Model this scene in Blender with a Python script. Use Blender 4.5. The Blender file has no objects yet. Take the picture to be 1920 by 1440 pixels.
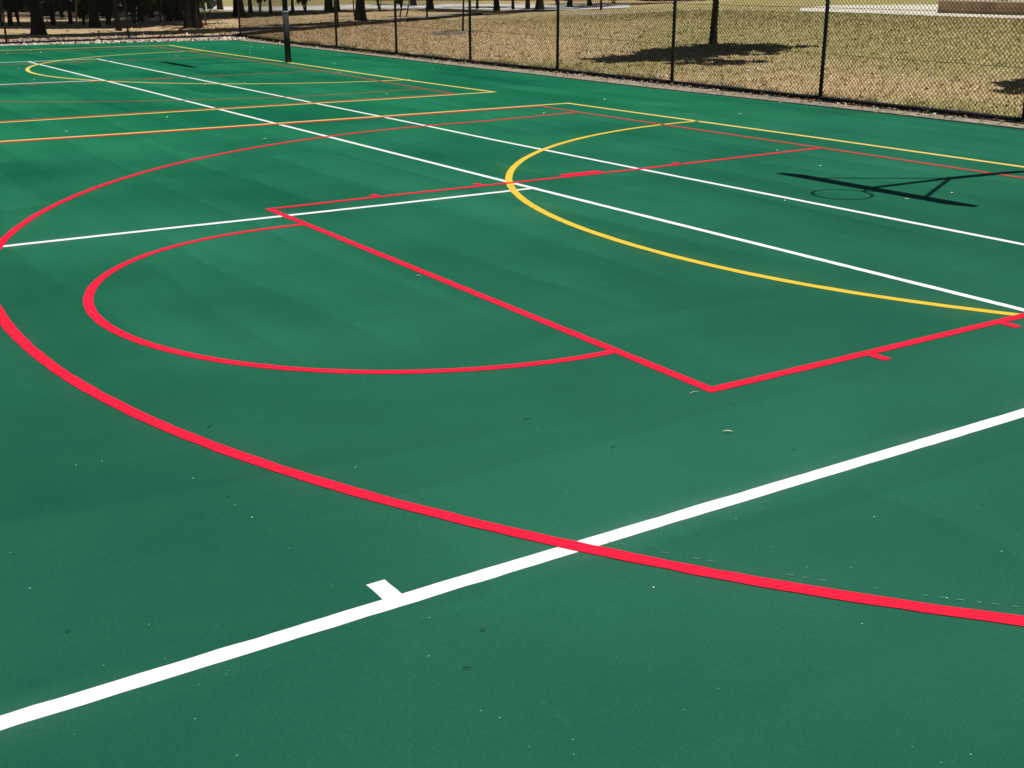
import bpy, math, random
import numpy as np
from mathutils import Vector, Matrix

random.seed(7)
rng = np.random.default_rng(11)
sc = bpy.context.scene
COL = sc.collection
PI = math.pi

# ------------------------------------------------------------------ camera
# World: x runs along the tennis court (0 = near baseline), R = metres to the right
# of its centre line, so world y = -R.  z = 0 is the painted surface.
CAM = np.array([-2.5765, 1.3226, 1.629])
RGT = np.array([-0.54566283, -0.83800373, -0.00134626])
UPV = np.array([0.27029948, -0.17752462, 0.94626804])
FWD = np.array([0.79321514, -0.51597941, -0.32338056])
FPX = 2236.59

cd = bpy.data.cameras.new('camera')
cam = bpy.data.objects.new('camera', cd)
COL.objects.link(cam)
cd.sensor_width = 36.0
cd.lens = 36.0 * FPX / 1920.0
cd.clip_start = 0.05
cd.clip_end = 2000.0
M4 = Matrix.Identity(4)
for i in range(3):
    M4[i][0] = RGT[i]; M4[i][1] = UPV[i]; M4[i][2] = -FWD[i]; M4[i][3] = CAM[i]
cam.matrix_world = M4
sc.camera = cam

# ------------------------------------------------------------------ light
KX, KR = 0.178, -0.075            # ground shift of a shadow per metre of height
ldir = Vector((KX, -KR, -1.0)).normalized()
elev = math.asin(-ldir.z)
w = bpy.data.worlds.new('World'); sc.world = w; w.use_nodes = True
nt = w.node_tree
sky = nt.nodes.new('ShaderNodeTexSky'); sky.sky_type = 'NISHITA'; sky.sun_disc = False
sky.sun_elevation = elev
sky.sun_rotation = math.atan2(-ldir.x, -ldir.y)
sky.air_density = 1.0; sky.dust_density = 0.6
bg = nt.nodes['Background']; bg.inputs['Strength'].default_value = 0.032
nt.links.new(sky.outputs[0], bg.inputs[0])
ld = bpy.data.lights.new('sun', 'SUN'); ld.energy = 4.35; ld.angle = math.radians(0.5)
ld.color = (1.0, 0.965, 0.91)
sun = bpy.data.objects.new('sun', ld); COL.objects.link(sun)
sun.rotation_euler = ldir.to_track_quat('-Z', 'Y').to_euler()
sun.location = (0, 0, 30)
sc.view_settings.view_transform = 'Standard'
sc.view_settings.look = 'None'
sc.view_settings.exposure = 0.0

# ------------------------------------------------------------------ terrain
def sst(a, b, x):
    t = np.clip((np.asarray(x, float) - a) / (b - a), 0, 1)
    return t * t * (3 - 2 * t)

def zt(X, R):
    X = np.asarray(X, float); R = np.asarray(R, float)
    rise = sst(11.9, 24.0, R) * 0.45 + sst(22, 60, R) * 0.25
    keep = 1 - sst(15, 33, X - 0.75 * (R - 11.5))
    drop = 1 - 0.8 * sst(45, 75, X)
    return -0.02 + rise * keep * drop

def at(u, v):
    """point of the terrain seen at pixel (u, v) of the 1920 x 1440 photograph"""
    d = FWD + (u - 960) / FPX * RGT - (v - 720) / FPX * UPV
    t = np.arange(4, 160, 0.03)
    P = CAM[None, :] + t[:, None] * d[None, :]
    h = P[:, 2] - zt(P[:, 0], -P[:, 1])
    k = int(np.argmax(h < 0)) if (h < 0).any() else len(t) - 1
    return float(P[k, 0]), float(-P[k, 1]), float(zt(P[k, 0], -P[k, 1]))

def on_court(u, v):
    d = FWD + (u - 960) / FPX * RGT - (v - 720) / FPX * UPV
    t = -CAM[2] / d[2]
    return float(CAM[0] + t * d[0]), float(-(CAM[1] + t * d[1]))

def depth_of(X, R, z=0.0):
    return float((np.array([X, -R, z]) - CAM) @ FWD)

# ------------------------------------------------------------------ node helpers
class NB:
    def __init__(self, name, rough=0.8, spec=0.2):
        self.mat = bpy.data.materials.new(name); self.mat.use_nodes = True
        self.t = self.mat.node_tree; self.b = self.t.nodes['Principled BSDF']
        self.b.inputs['Roughness'].default_value = rough
        self.b.inputs['Specular IOR Level'].default_value = spec
        self._pos = None
    def n(self, typ, **kw):
        x = self.t.nodes.new(typ)
        for k, v in kw.items(): setattr(x, k, v)
        return x
    def lk(self, a, b): self.t.links.new(a, b)
    def put(self, sock, v):
        if isinstance(v, (int, float)): sock.default_value = v
        elif isinstance(v, (tuple, list)):
            sock.default_value = tuple(v) + ((1.0,) if len(v) == 3 and len(sock.default_value) == 4 else ())
        else: self.lk(v, sock)
    def m(self, op, a, b=0.0, clamp=False):
        x = self.n('ShaderNodeMath', operation=op); x.use_clamp = clamp
        self.put(x.inputs[0], a); self.put(x.inputs[1], b)
        return x.outputs[0]
    def xyz(self):
        if self._pos is None:
            g = self.n('ShaderNodeNewGeometry'); s = self.n('ShaderNodeSeparateXYZ')
            self.lk(g.outputs['Position'], s.inputs[0]); self._pos = (g.outputs['Position'], s.outputs)
        return self._pos[1][0], self._pos[1][1], self._pos[1][2]
    def pos(self): self.xyz(); return self._pos[0]
    def vec(self, x, y, z=0.0):
        c = self.n('ShaderNodeCombineXYZ')
        self.put(c.inputs[0], x); self.put(c.inputs[1], y); self.put(c.inputs[2], z)
        return c.outputs[0]
    def noise(self, vec, scale, detail=4.0, rough=0.55):
        x = self.n('ShaderNodeTexNoise'); self.put(x.inputs['Vector'], vec)
        x.inputs['Scale'].default_value = scale; x.inputs['Detail'].default_value = detail
        x.inputs['Roughness'].default_value = rough
        return x.outputs['Fac']
    def vor(self, vec, scale):
        x = self.n('ShaderNodeTexVoronoi'); self.put(x.inputs['Vector'], vec); x.inputs['Scale'].default_value = scale
        return x.outputs
    def ramp(self, f, a, b, c0=0.0, c1=1.0):
        x = self.n('ShaderNodeMapRange'); x.clamp = True
        self.put(x.inputs[0], f); x.inputs[1].default_value = a; x.inputs[2].default_value = b
        x.inputs[3].default_value = c0; x.inputs[4].default_value = c1
        return x.outputs[0]
    def mix(self, f, a, b):
        x = self.n('ShaderNodeMix', data_type='RGBA')
        self.put(x.inputs[0], f); self.put(x.inputs[6], a); self.put(x.inputs[7], b)
        return x.outputs[2]
    def mul(self, colr, f):
        x = self.n('ShaderNodeMix', data_type='RGBA', blend_type='MULTIPLY')
        x.inputs[0].default_value = 1.0; self.put(x.inputs[6], colr)
        c = self.n('ShaderNodeCombineXYZ')
        for i in range(3): self.put(c.inputs[i], f)
        self.lk(c.outputs[0], x.inputs[7])
        return x.outputs[2]
    def col(self, c): self.put(self.b.inputs['Base Color'], c); return self
    def bump(self, h, strength=0.3, dist=0.01):
        x = self.n('ShaderNodeBump'); x.inputs['Strength'].default_value = strength
        x.inputs['Distance'].default_value = dist; self.put(x.inputs['Height'], h)
        self.lk(x.outputs[0], self.b.inputs['Normal'])

def varied(name, c0, c1, scale, rough=0.8, spec=0.2, bump=0.0):
    k = NB(name, rough, spec)
    f = k.noise(k.pos(), scale, 5, 0.6)
    k.col(k.mix(k.ramp(f, 0.3, 0.7), c0, c1))
    if bump: k.bump(f, bump, 0.02)
    return k.mat

# ---- court coating
k = NB('green_acrylic_coating', 0.66, 0.07)
X, Y, Z = k.xyz()
n1 = k.noise(k.vec(k.m('MULTIPLY', X, 0.10), k.m('MULTIPLY', Y, 0.45)), 1.0, 2)
n2 = k.noise(k.vec(k.m('MULTIPLY', X, 0.45), k.m('MULTIPLY', Y, 0.12)), 1.0, 2)
wb = k.noise(k.pos(), 2.2, 4, 0.6)
sA = k.m('FRACT', k.m('ADD', k.m('MULTIPLY', Y, 1.35), k.m('ADD', k.m('MULTIPLY', n1, 2.2), k.m('MULTIPLY', wb, 0.16))))
sB = k.m('FRACT', k.m('ADD', k.m('MULTIPLY', X, 1.05), k.m('ADD', k.m('MULTIPLY', n2, 1.8), k.m('MULTIPLY', wb, 0.16))))
def saw(s):     # squeegee lap: slow fade, sharp edge
    up = k.ramp(s, 0.0, 0.95); dn = k.ramp(s, 0.95, 1.0, 1.0, 0.0)
    return k.m('MULTIPLY', up, dn)
strA = k.noise(k.vec(k.m('MULTIPLY', X, 0.16), k.m('MULTIPLY', Y, 0.9), 3.0), 1.0, 2)
strB = k.noise(k.vec(k.m('MULTIPLY', X, 0.9), k.m('MULTIPLY', Y, 0.2), 7.0), 1.0, 2)
A = k.m('MULTIPLY', k.m('SUBTRACT', saw(sA), 0.42), k.ramp(strA, 0.32, 0.68, 0.15, 1.0))
B = k.m('MULTIPLY', k.m('SUBTRACT', saw(sB), 0.42), k.ramp(strB, 0.38, 0.68, 0.0, 0.9))
nz = k.noise(k.pos(), 0.5, 2)
side = k.ramp(k.m('ADD', X, k.m('MULTIPLY', nz, 3.0)), 3.4, 4.6)      # strokes along x beyond, across before
lap = k.m('ADD', k.m('MULTIPLY', A, side), k.m('MULTIPLY', B, k.m('SUBTRACT', 1.0, side)))
streak = k.noise(k.vec(k.m('MULTIPLY', X, 0.5), k.m('MULTIPLY', Y, 7.0)), 1.0, 4)
blot = k.noise(k.pos(), 0.55, 6, 0.6)
mott = k.noise(k.pos(), 7.0, 6, 0.65)
grain = k.noise(k.pos(), 160.0, 3, 0.7)
def lanes(across, along, wdt, ln_, seed):     # every roller pass dries to a slightly different tone
    a = k.m('ADD', k.m('MULTIPLY', across, wdt), k.m('MULTIPLY', wb, 0.22))
    row = k.m('FLOOR', a)
    wn = k.n('ShaderNodeTexWhiteNoise', noise_dimensions='2D'); k.lk(k.vec(row, seed), wn.inputs['Vector'])
    b = k.m('FLOOR', k.m('ADD', k.m('ADD', k.m('MULTIPLY', along, ln_), k.m('MULTIPLY', wn.outputs['Value'], 5.0)), k.m('MULTIPLY', wb, 0.12)))
    w2 = k.n('ShaderNodeTexWhiteNoise', noise_dimensions='2D'); k.lk(k.vec(row, k.m('ADD', b, seed)), w2.inputs['Vector'])
    return k.m('SUBTRACT', w2.outputs['Value'], 0.5)
LA = k.m('MULTIPLY', lanes(Y, X, 1.7, 0.22, 3.0), side); LB = k.m('MULTIPLY', lanes(X, Y, 1.3, 0.2, 9.0), k.m('SUBTRACT', 1.0, side))
soft = k.noise(k.pos(), 0.28, 3, 0.5)
val = k.m('ADD', k.m('MULTIPLY', lap, 0.24), k.m('MULTIPLY', k.m('SUBTRACT', blot, 0.5), 0.50))
val = k.m('ADD', val, k.m('MULTIPLY', k.m('ADD', LA, k.m('MULTIPLY', LB, 0.55)), 0.20))
val = k.m('ADD', val, k.m('MULTIPLY', k.m('SUBTRACT', soft, 0.5), 0.85))
scuff = k.noise(k.vec(k.m('MULTIPLY', X, 1.2), k.m('MULTIPLY', Y, 3.6), 5.0), 3.0, 8, 0.75)
val = k.m('ADD', val, k.m('MULTIPLY', k.ramp(scuff, 0.60, 0.74), 0.16))
val = k.m('ADD', val, k.m('MULTIPLY', k.m('SUBTRACT', streak, 0.5), k.m('MULTIPLY', side, 0.20)))
val = k.m('ADD', val, k.m('MULTIPLY', k.m('SUBTRACT', mott, 0.5), 0.16))
f = k.ramp(val, -0.32, 0.36)
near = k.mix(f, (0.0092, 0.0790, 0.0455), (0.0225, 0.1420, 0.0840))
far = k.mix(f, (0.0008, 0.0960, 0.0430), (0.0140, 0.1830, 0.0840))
base = k.mix(k.ramp(X, 0.5, 12.0), near, far)  # greyer near, richer far: view-angle sheen put into the colour
grit = k.noise(k.pos(), 55.0, 4, 0.75)
base = k.mul(base, k.ramp(grain, 0.25, 0.75, 0.80, 1.20))
base = k.mul(base, k.ramp(grit, 0.25, 0.75, 0.90, 1.10))
# real overspray of the line paint
def spray(dist, wdt, seed):
    g = k.ramp(dist, 0.02, wdt, 1.0, 0.0)
    nn = k.noise(k.vec(X, Y, seed), 1.6, 5, 0.6)
    return k.m('MULTIPLY', k.m('MULTIPLY', g, g), k.ramp(nn, 0.42, 0.72))
dwb = k.m('ABSOLUTE', k.m('SUBTRACT', X, 0.04))
base = k.mix(k.m('MULTIPLY', spray(dwb, 0.13, 1.0), 0.075), base, (0.55, 0.65, 0.62))
dws = k.m('ABSOLUTE', k.m('SUBTRACT', X, 5.46))
yl = k.ramp(Y, -4.3, -4.0)
base = k.mix(k.m('MULTIPLY', k.m('MULTIPLY', spray(dws, 0.24, 2.0), yl), 0.10), base, (0.45, 0.55, 0.5))
def ringdist(cx, cr, r):
    dx = k.m('SUBTRACT', X, cx); dy = k.m('ADD', Y, cr)
    return k.m('ABSOLUTE', k.m('SUBTRACT', k.m('SQRT', k.m('ADD', k.m('MULTIPLY', dx, dx), k.m('MULTIPLY', dy, dy))), r))
yl = k.ramp(Y, -8.5, -8.2)
base = k.mix(k.m('MULTIPLY', k.m('MULTIPLY', spray(ringdist(3.256, 8.464, 5.04), 0.36, 3.0), yl), 0.11), base, (0.25, 0.30, 0.03))
base = k.mix(k.m('MULTIPLY', spray(ringdist(3.358, 5.998, 6.336), 0.20, 4.0), 0.12), base, (0.20, 0.10, 0.05))
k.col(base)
k.put(k.b.inputs['Roughness'], k.ramp(blot, 0.3, 0.7, 0.58, 0.74))
k.bump(grain, 0.16, 0.003)
M_COURT = k.mat

def paint(name, c, dirt=0.9):
    k = NB(name, 0.6, 0.2)
    a = k.noise(k.pos(), 9.0, 5, 0.65); g = k.noise(k.pos(), 140.0, 3, 0.7)
    x = k.mul(c, k.ramp(a, 0.3, 0.75, dirt, 1.0))
    k.col(k.mul(x, k.ramp(g, 0.25, 0.75, 0.94, 1.04)))
    k.bump(g, 0.1, 0.002)
    return k.mat
M_WHITE = paint('white_line_paint', (0.86, 0.86, 0.84), 0.93)
M_RED = paint('red_line_paint', (0.84, 0.010, 0.044), 0.90)
M_YELP = paint('pale_yellow_line_paint', (0.84, 0.60, 0.16), 0.9)
M_REDW = paint('worn_red_line_paint', (0.52, 0.060, 0.055), 0.85)
M_REDF = paint('faded_red_line_paint', (0.34, 0.085, 0.055), 0.8)
M_YEL = paint('yellow_line_paint', (0.85, 0.55, 0.050), 0.92)
M_EDGE = varied('dark_slab_edge', (0.004, 0.012, 0.009), (0.010, 0.022, 0.016), 9)
M_SPECK = varied('pale_paint_speck', (0.55, 0.66, 0.62), (0.8, 0.84, 0.8), 30)
M_METAL = varied('dark_coated_steel', (0.020, 0.023, 0.024), (0.036, 0.040, 0.041), 25, 0.5, 0.35)
M_WIRE = varied('black_coated_wire', (0.010, 0.010, 0.008), (0.026, 0.024, 0.020), 40, 0.6, 0.25)
M_POLE = varied('slate_painted_pole', (0.034, 0.034, 0.040), (0.050, 0.048, 0.053), 14, 0.6, 0.08)
M_SUNRIM = varied('painted_sunlit_rim', (0.55, 0.56, 0.55), (0.7, 0.7, 0.68), 14)  # sun on the sleeve's top edge, put into a pale colour
M_BOARD = varied('white_backboard_panel', (0.7, 0.7, 0.69), (0.8, 0.8, 0.79), 6, 0.4, 0.4)
M_ORANGE = varied('orange_ring_paint', (0.6, 0.12, 0.02), (0.7, 0.16, 0.03), 20, 0.45, 0.4)
M_CONC = None

# ---- lawn
k = NB('dry_lawn', 0.95, 0.05)
att = k.n('ShaderNodeAttribute', attribute_name='green').outputs['Fac']
p0 = k.pos()
big = k.noise(p0, 0.35, 5, 0.6); mid = k.noise(p0, 2.6, 6, 0.7); fine = k.noise(p0, 26.0, 4, 0.75)
dry = k.mix(k.ramp(mid, 0.3, 0.7), (0.500, 0.355, 0.185), (0.800, 0.600, 0.340))
grn = k.mix(k.ramp(mid, 0.3, 0.7), (0.300, 0.260, 0.105), (0.580, 0.490, 0.220))
gm = k.ramp(k.m('ADD', att, k.m('MULTIPLY', k.m('SUBTRACT', big, 0.5), 1.5)), 0.2, 0.95)
c = k.mix(gm, dry, grn)
c = k.mul(c, k.ramp(fine, 0.25, 0.75, 0.72, 1.22))
k.col(c); k.bump(fine, 0.9, 0.04)
M_LAWN = k.mat
# ---- gravel strips, path, paving
def gravel(name, a, b, d, sc_=38.0):
    k = NB(name, 0.95, 0.05)
    v = k.vor(k.pos(), sc_); n = k.noise(k.pos(), 3.0, 5, 0.7)
    c = k.mix(k.ramp(n, 0.35, 0.65), a, b)
    s = k.n('ShaderNodeSeparateColor'); k.lk(v['Color'], s.inputs[0])
    c = k.mul(c, k.ramp(s.outputs[0], 0.0, 1.0, 0.45, 1.35))
    c = k.mix(k.ramp(v['Distance'], 0.0, 0.9, 0.0, 0.35), c, d)
    k.col(c); k.bump(v['Distance'], 0.7, 0.02)
    return k.mat
M_GRAVEL = gravel('pale_gravel', (0.30, 0.255, 0.19), (0.50, 0.44, 0.34), (0.08, 0.06, 0.05))
M_PINK = gravel('pinkish_gravel', (0.40, 0.32, 0.28), (0.58, 0.49, 0.43), (0.08, 0.05, 0.04), 16.0)
M_PATH = gravel('grey_path_gravel', (0.34, 0.30, 0.26), (0.46, 0.42, 0.37), (0.1, 0.08, 0.06), 14.0)
k = NB('cream_concrete', 0.85, 0.15)
n = k.noise(k.pos(), 0.8, 6, 0.6)
k.col(k.mix(k.ramp(n, 0.3, 0.7), (0.64, 0.58, 0.46), (0.80, 0.73, 0.60))); M_CONC = k.mat
M_ROAD = varied('sunlit_paving', (0.66, 0.64, 0.60), (0.80, 0.78, 0.73), 0.6)
M_TIMBER = varied('dark_edging_timber', (0.020, 0.014, 0.010), (0.045, 0.032, 0.024), 12)
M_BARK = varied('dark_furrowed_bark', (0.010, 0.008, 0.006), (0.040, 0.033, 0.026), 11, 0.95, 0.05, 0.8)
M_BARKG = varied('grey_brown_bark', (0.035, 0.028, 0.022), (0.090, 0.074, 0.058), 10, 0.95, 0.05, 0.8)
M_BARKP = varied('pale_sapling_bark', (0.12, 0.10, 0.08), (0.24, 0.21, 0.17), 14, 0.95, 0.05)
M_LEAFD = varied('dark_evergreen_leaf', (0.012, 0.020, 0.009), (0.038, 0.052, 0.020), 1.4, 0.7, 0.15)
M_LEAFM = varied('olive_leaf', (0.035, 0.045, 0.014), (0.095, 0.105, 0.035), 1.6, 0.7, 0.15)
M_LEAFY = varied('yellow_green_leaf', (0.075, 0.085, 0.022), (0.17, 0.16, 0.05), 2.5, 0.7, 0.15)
M_LITP = varied('pale_dry_leaf', (0.50, 0.42, 0.31), (0.78, 0.70, 0.57), 5.0, 0.8, 0.1)
M_LITB = varied('brown_dry_leaf', (0.18, 0.105, 0.055), (0.42, 0.27, 0.14), 5.0, 0.8, 0.1)
M_LITK = varied('pink_grey_dry_leaf', (0.30, 0.20, 0.155), (0.66, 0.53, 0.46), 5.0, 0.8, 0.1)
M_BLADE = varied('straw_grass_blade', (0.44, 0.32, 0.17), (0.74, 0.56, 0.32), 1.2, 0.8, 0.1)
M_BLADEG = varied('green_grass_blade', (0.20, 0.19, 0.07), (0.42, 0.38, 0.16), 1.2, 0.8, 0.1)
M_LEAFW = varied('bleached_leaf', (0.62, 0.66, 0.56), (0.82, 0.84, 0.74), 8.0, 0.7, 0.1)
M_TWIG = varied('dark_twig', (0.010, 0.012, 0.010), (0.03, 0.03, 0.025), 20)
M_NAVY = varied('navy_canvas', (0.008, 0.012, 0.035), (0.014, 0.020, 0.055), 8)
# ---- block wall
k = NB('brown_block', 0.9, 0.1)
X, Y, Z = k.xyz()
n = k.noise(k.pos(), 2.0, 5, 0.6); nb = k.noise(k.pos(), 0.45, 2)
c = k.mix(k.ramp(nb, 0.4, 0.6), (0.40, 0.29, 0.19), (0.62, 0.44, 0.29))
k.col(k.mul(c, k.ramp(n, 0.3, 0.7, 0.7, 1.2))); k.bump(n, 0.4, 0.02)
M_BLOCK = k.mat

# ------------------------------------------------------------------ mesh helpers
def mk(name, V, F, mat, parent=None, smooth=False):
    me = bpy.data.meshes.new(name)
    me.from_pydata([tuple(map(float, v)) for v in V], [], F)
    me.materials.append(mat)
    if smooth: me.polygons.foreach_set('use_smooth', [True] * len(me.polygons))
    me.update()
    o = bpy.data.objects.new(name, me); COL.objects.link(o)
    if parent: o.parent = parent
    return o

def mk_np(name, V, F, mat, parent=None):
    """V (n,3) array, F (m,k) array of equal sized faces"""
    V = np.asarray(V, np.float32); F = np.asarray(F, np.int32)
    me = bpy.data.meshes.new(name)
    me.vertices.add(len(V)); me.vertices.foreach_set('co', V.ravel())
    kk = F.shape[1]
    me.loops.add(F.size); me.loops.foreach_set('vertex_index', F.ravel())
    me.polygons.add(len(F))
    me.polygons.foreach_set('loop_start', np.arange(0, F.size, kk, dtype=np.int32))
    me.polygons.foreach_set('loop_total', np.full(len(F), kk, np.int32))
    me.materials.append(mat); me.update(calc_edges=True); me.validate()
    o = bpy.data.objects.new(name, me); COL.objects.link(o)
    if parent: o.parent = parent
    return o

def empty(name, X, R, z=0.0, rot=0.0):
    o = bpy.data.objects.new(name, None); COL.objects.link(o)
    o.location = (X, -R, z); o.rotation_euler = (0, 0, rot); o.empty_display_size = 0.2
    return o

def tag(o, label, cat=None, group=None, kind=None):
    if label: o['label'] = label
    if cat: o['category'] = cat
    if group: o['group'] = group
    if kind: o['kind'] = kind
    return o

def tube_geo(pts, rad, n=10, cap=True, base=0):
    """pts list of xyz, rad list -> V, F"""
    P = [Vector(p) for p in pts]; V = []; F = []
    up = Vector((0.13, 0.97, 0.21)).normalized()
    for i, p in enumerate(P):
        t = (P[min(i + 1, len(P) - 1)] - P[max(i - 1, 0)]).normalized()
        a = t.cross(up)
        if a.length < 1e-3: a = t.cross(Vector((1, 0, 0)))
        a.normalize(); b = t.cross(a).normalized()
        for j in range(n):
            q = 2 * PI * j / n
            V.append(p + rad[i] * (math.cos(q) * a + math.sin(q) * b))
    for i in range(len(P) - 1):
        for j in range(n):
            F.append((base + i * n + j, base + i * n + (j + 1) % n, base + (i + 1) * n + (j + 1) % n, base + (i + 1) * n + j))
    if cap:
        F.append(tuple(base + j for j in range(n))[::-1]); F.append(tuple(base + (len(P) - 1) * n + j for j in range(n)))
    return V, F

class Geo:
    def __init__(s): s.V = []; s.F = []
    def tube(s, pts, rad, n=10, cap=True):
        if isinstance(rad, (int, float)): rad = [rad] * len(pts)
        v, f = tube_geo(pts, rad, n, cap, len(s.V)); s.V += v; s.F += f; return s
    def box(s, c, d, bev=0.0):
        b = len(s.V); x, y, z = c; a, e, h = d[0] / 2, d[1] / 2, d[2] / 2
        if bev <= 0:
            for i in (-1, 1):
                for j in (-1, 1):
                    for l in (-1, 1): s.V.append((x + i * a, y + j * e, z + l * h))
            s.F += [(b, b+1, b+3, b+2), (b+4, b+6, b+7, b+5), (b, b+4, b+5, b+1), (b+2, b+3, b+7, b+6), (b, b+2, b+6, b+4), (b+1, b+5, b+7, b+3)]
        else:   # chamfered top and vertical corners
            def ring(ax, ay, zz):
                q = bev
                return [(x - ax + q, y - ay, zz), (x + ax - q, y - ay, zz), (x + ax, y - ay + q, zz), (x + ax, y + ay - q, zz),
                        (x + ax - q, y + ay, zz), (x - ax + q, y + ay, zz), (x - ax, y + ay - q, zz), (x - ax, y - ay + q, zz)]
            L = [ring(a - bev, e - bev, z - h), ring(a, e, z - h + bev), ring(a, e, z + h - bev), ring(a - bev, e - bev, z + h)]
            for r_ in L: s.V += r_
            for i in range(3):
                for j in range(8): s.F.append((b + i*8 + j, b + i*8 + (j+1) % 8, b + (i+1)*8 + (j+1) % 8, b + (i+1)*8 + j))
            s.F.append(tuple(b + j for j in range(8))[::-1]); s.F.append(tuple(b + 24 + j for j in range(8)))
        return s
    def build(s, name, mat, parent=None, smooth=False): return mk(name, s.V, s.F, mat, parent, smooth)

# ------------------------------------------------------------------ the court slab
outline = [(-9.0, 10.86), (5.6, 10.84), (7.8, 10.84), (12.0, 10.70), (15.5, 10.70), (18.5, 10.66), (23.1, 10.74),
           (27.5, 10.72), (29.7, 10.66), (30.15, 8.8), (30.3, 6.1), (30.4, 4.8), (30.7, -2.0), (31.0, -22.0), (-9.0, -22.0)]
n = len(outline)
V = [(x, -r, 0.0) for x, r in outline] + [(x, -r, -0.12) for x, r in outline]
F = [tuple(range(n))] + [(i, n + i, n + (i + 1) % n, (i + 1) % n) for i in range(n)]
F[0] = F[0][::-1] if False else F[0]
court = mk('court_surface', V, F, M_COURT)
tag(court, 'green acrylic sports court covered in white, red and yellow lines', kind='structure')

def offset_strip(pts, off0, off1, z):
    """strip between two offsets to the right of travel of a polyline in (X,R)"""
    P = np.array(pts, float); T = np.gradient(P, axis=0); T /= np.linalg.norm(T, axis=1)[:, None]
    N = np.c_[-T[:, 1], T[:, 0]]
    a = P + off0 * N; b = P + off1 * N
    V = [(x, -r, z) for x, r in a] + [(x, -r, z) for x, r in b]; m = len(P)
    return V, [(i, i + 1, m + i + 1, m + i) for i in range(m - 1)]

# dark flat strip along the slab's right side
V, F = offset_strip(outline[:9], 0.0, 0.15, -0.0035)
mk('slab_rim', V, F, M_EDGE, court)

NTH = {}
def densify(pts, step=0.25):
    out = [pts[0]]
    for a, b in zip(pts[:-1], pts[1:]):
        m = max(1, int(math.hypot(b[0] - a[0], b[1] - a[1]) / step))
        out += [(a[0] + (b[0] - a[0]) * i / m, a[1] + (b[1] - a[1]) * i / m) for i in range(1, m + 1)]
    return out

def line(name, pts, wd, mat, lab, z, step=0.06, jit=0.0012, square=0.5, closed=False):
    """painted line: thin sheet with a slightly uneven rolled edge"""
    P = np.array(densify(pts, step), float)
    NTH[mat.name] = NTH.get(mat.name, 0) + 1; z = z + 0.00005 * NTH[mat.name]     # no two sheets share a plane
    if square:
        d0 = P[0] - P[1]; d0 /= np.linalg.norm(d0); d1 = P[-1] - P[-2]; d1 /= np.linalg.norm(d1)
        P = np.vstack([P[0] + d0 * wd * square, P, P[-1] + d1 * wd * square])
    T = np.gradient(P, axis=0); T /= np.linalg.norm(T, axis=1)[:, None]
    N = np.c_[-T[:, 1], T[:, 0]]
    ja = rng.normal(0, jit, (len(P), 1)); jb = rng.normal(0, jit, (len(P), 1))
    a = P + N * (wd / 2 + ja); b = P - N * (wd / 2 + jb); m = len(P)
    V = np.vstack([np.c_[a[:, 0], -a[:, 1], np.full(m, z)], np.c_[b[:, 0], -b[:, 1], np.full(m, z)]])
    i = np.arange(m - 1); F = np.c_[i, m + i, m + i + 1, i + 1]
    # make faces look up
    o = mk_np(name, V, F, mat, court)
    if o.data.polygons[0].normal.z < 0:
        o.data.flip_normals()
    if lab: o['label'] = lab
    return o

def arc(c, rx, a0, a1, ry=None, n=160):
    ry = ry or rx
    return [(c[0] + rx * math.cos(t), c[1] + ry * math.sin(t)) for t in np.linspace(math.radians(a0), math.radians(a1), n)]

def hand_arc(c, r, a0, a1, marks, n=200):
    """arc rolled by hand: the radius drifts a little, as measured at a few points of it"""
    P = np.array([on_court(*q) for q in marks]); d = P - np.array(c)
    a = np.degrees(np.arctan2(d[:, 1], d[:, 0])); lo = min(a0, a1)
    a = (a - lo) % 360 + lo; o = np.argsort(a); dr = (np.hypot(d[:, 0], d[:, 1]) - r)[o]; a = a[o]
    t = np.linspace(a0, a1, n); k_ = np.interp(t, a, dr)
    for _ in range(6): k_ = np.convolve(np.pad(k_, 6, 'edge'), np.ones(13) / 13, 'valid')
    return [(c[0] + (r + q) * math.cos(math.radians(x)), c[1] + (r + q) * math.sin(math.radians(x))) for x, q in zip(t, k_)]

ZW, ZY, ZR = 0.0006, 0.0014, 0.0022
# tennis, white
tb = line('tennis_baseline', [(0.036, -5.5), (0.0395, -1.0), (0.041, 0.2), (0.036, 1.1), (0.027, 2.0), (0.018, 2.9), (0.01, 4.0), (0.006, 5.5)], 0.061, M_WHITE, 'thick white tennis baseline nearest the camera', ZW, 0.05, 0.0008)
cm = line('centre_mark', [(0.07, 0.002), (0.172, 0.002)], 0.058, M_WHITE, 'short white centre mark on the near baseline', ZW, 0.03, 0.001, 0)
cm.parent = tb
line('tennis_service_line', [(5.49, -4.1), (5.486, 0.02), (5.474, 1.12), (5.458, 1.74), (5.445, 2.75), (5.446, 4.11)], 0.056, M_WHITE, 'white tennis service line crossing the near free throw lane', ZW)
line('tennis_centre_line', [(5.48, 0), (18.3, 0)], 0.05, M_WHITE, None, ZW, square=0)
line('tennis_singles_sideline', [(0.04, 4.13), (0.96, 4.12), (4.45, 4.106), (6.27, 4.104), (12, 4.118), (18.1, 4.13), (23.77, 4.12)], 0.054, M_WHITE, 'white tennis singles sideline, the nearer of the pair', ZW)
line('tennis_doubles_sideline', [(0.04, 5.54), (1.94, 5.522), (5.73, 5.468), (8.3, 5.455), (9.8, 5.475), (23.85, 5.51)], 0.054, M_WHITE, 'white tennis doubles sideline, the farther of the pair', ZW)
line('tennis_service_line', [(18.36, -4.1), (18.35, 2.5), (18.31, 3.58), (18.22, 4.12)], 0.062, M_WHITE, 'far white tennis service line', ZW)
line('tennis_baseline', [(23.80, -5.5), (23.83, 3.57), (23.87, 5.51)], 0.066, M_WHITE, 'far white tennis baseline', ZW)
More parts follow.
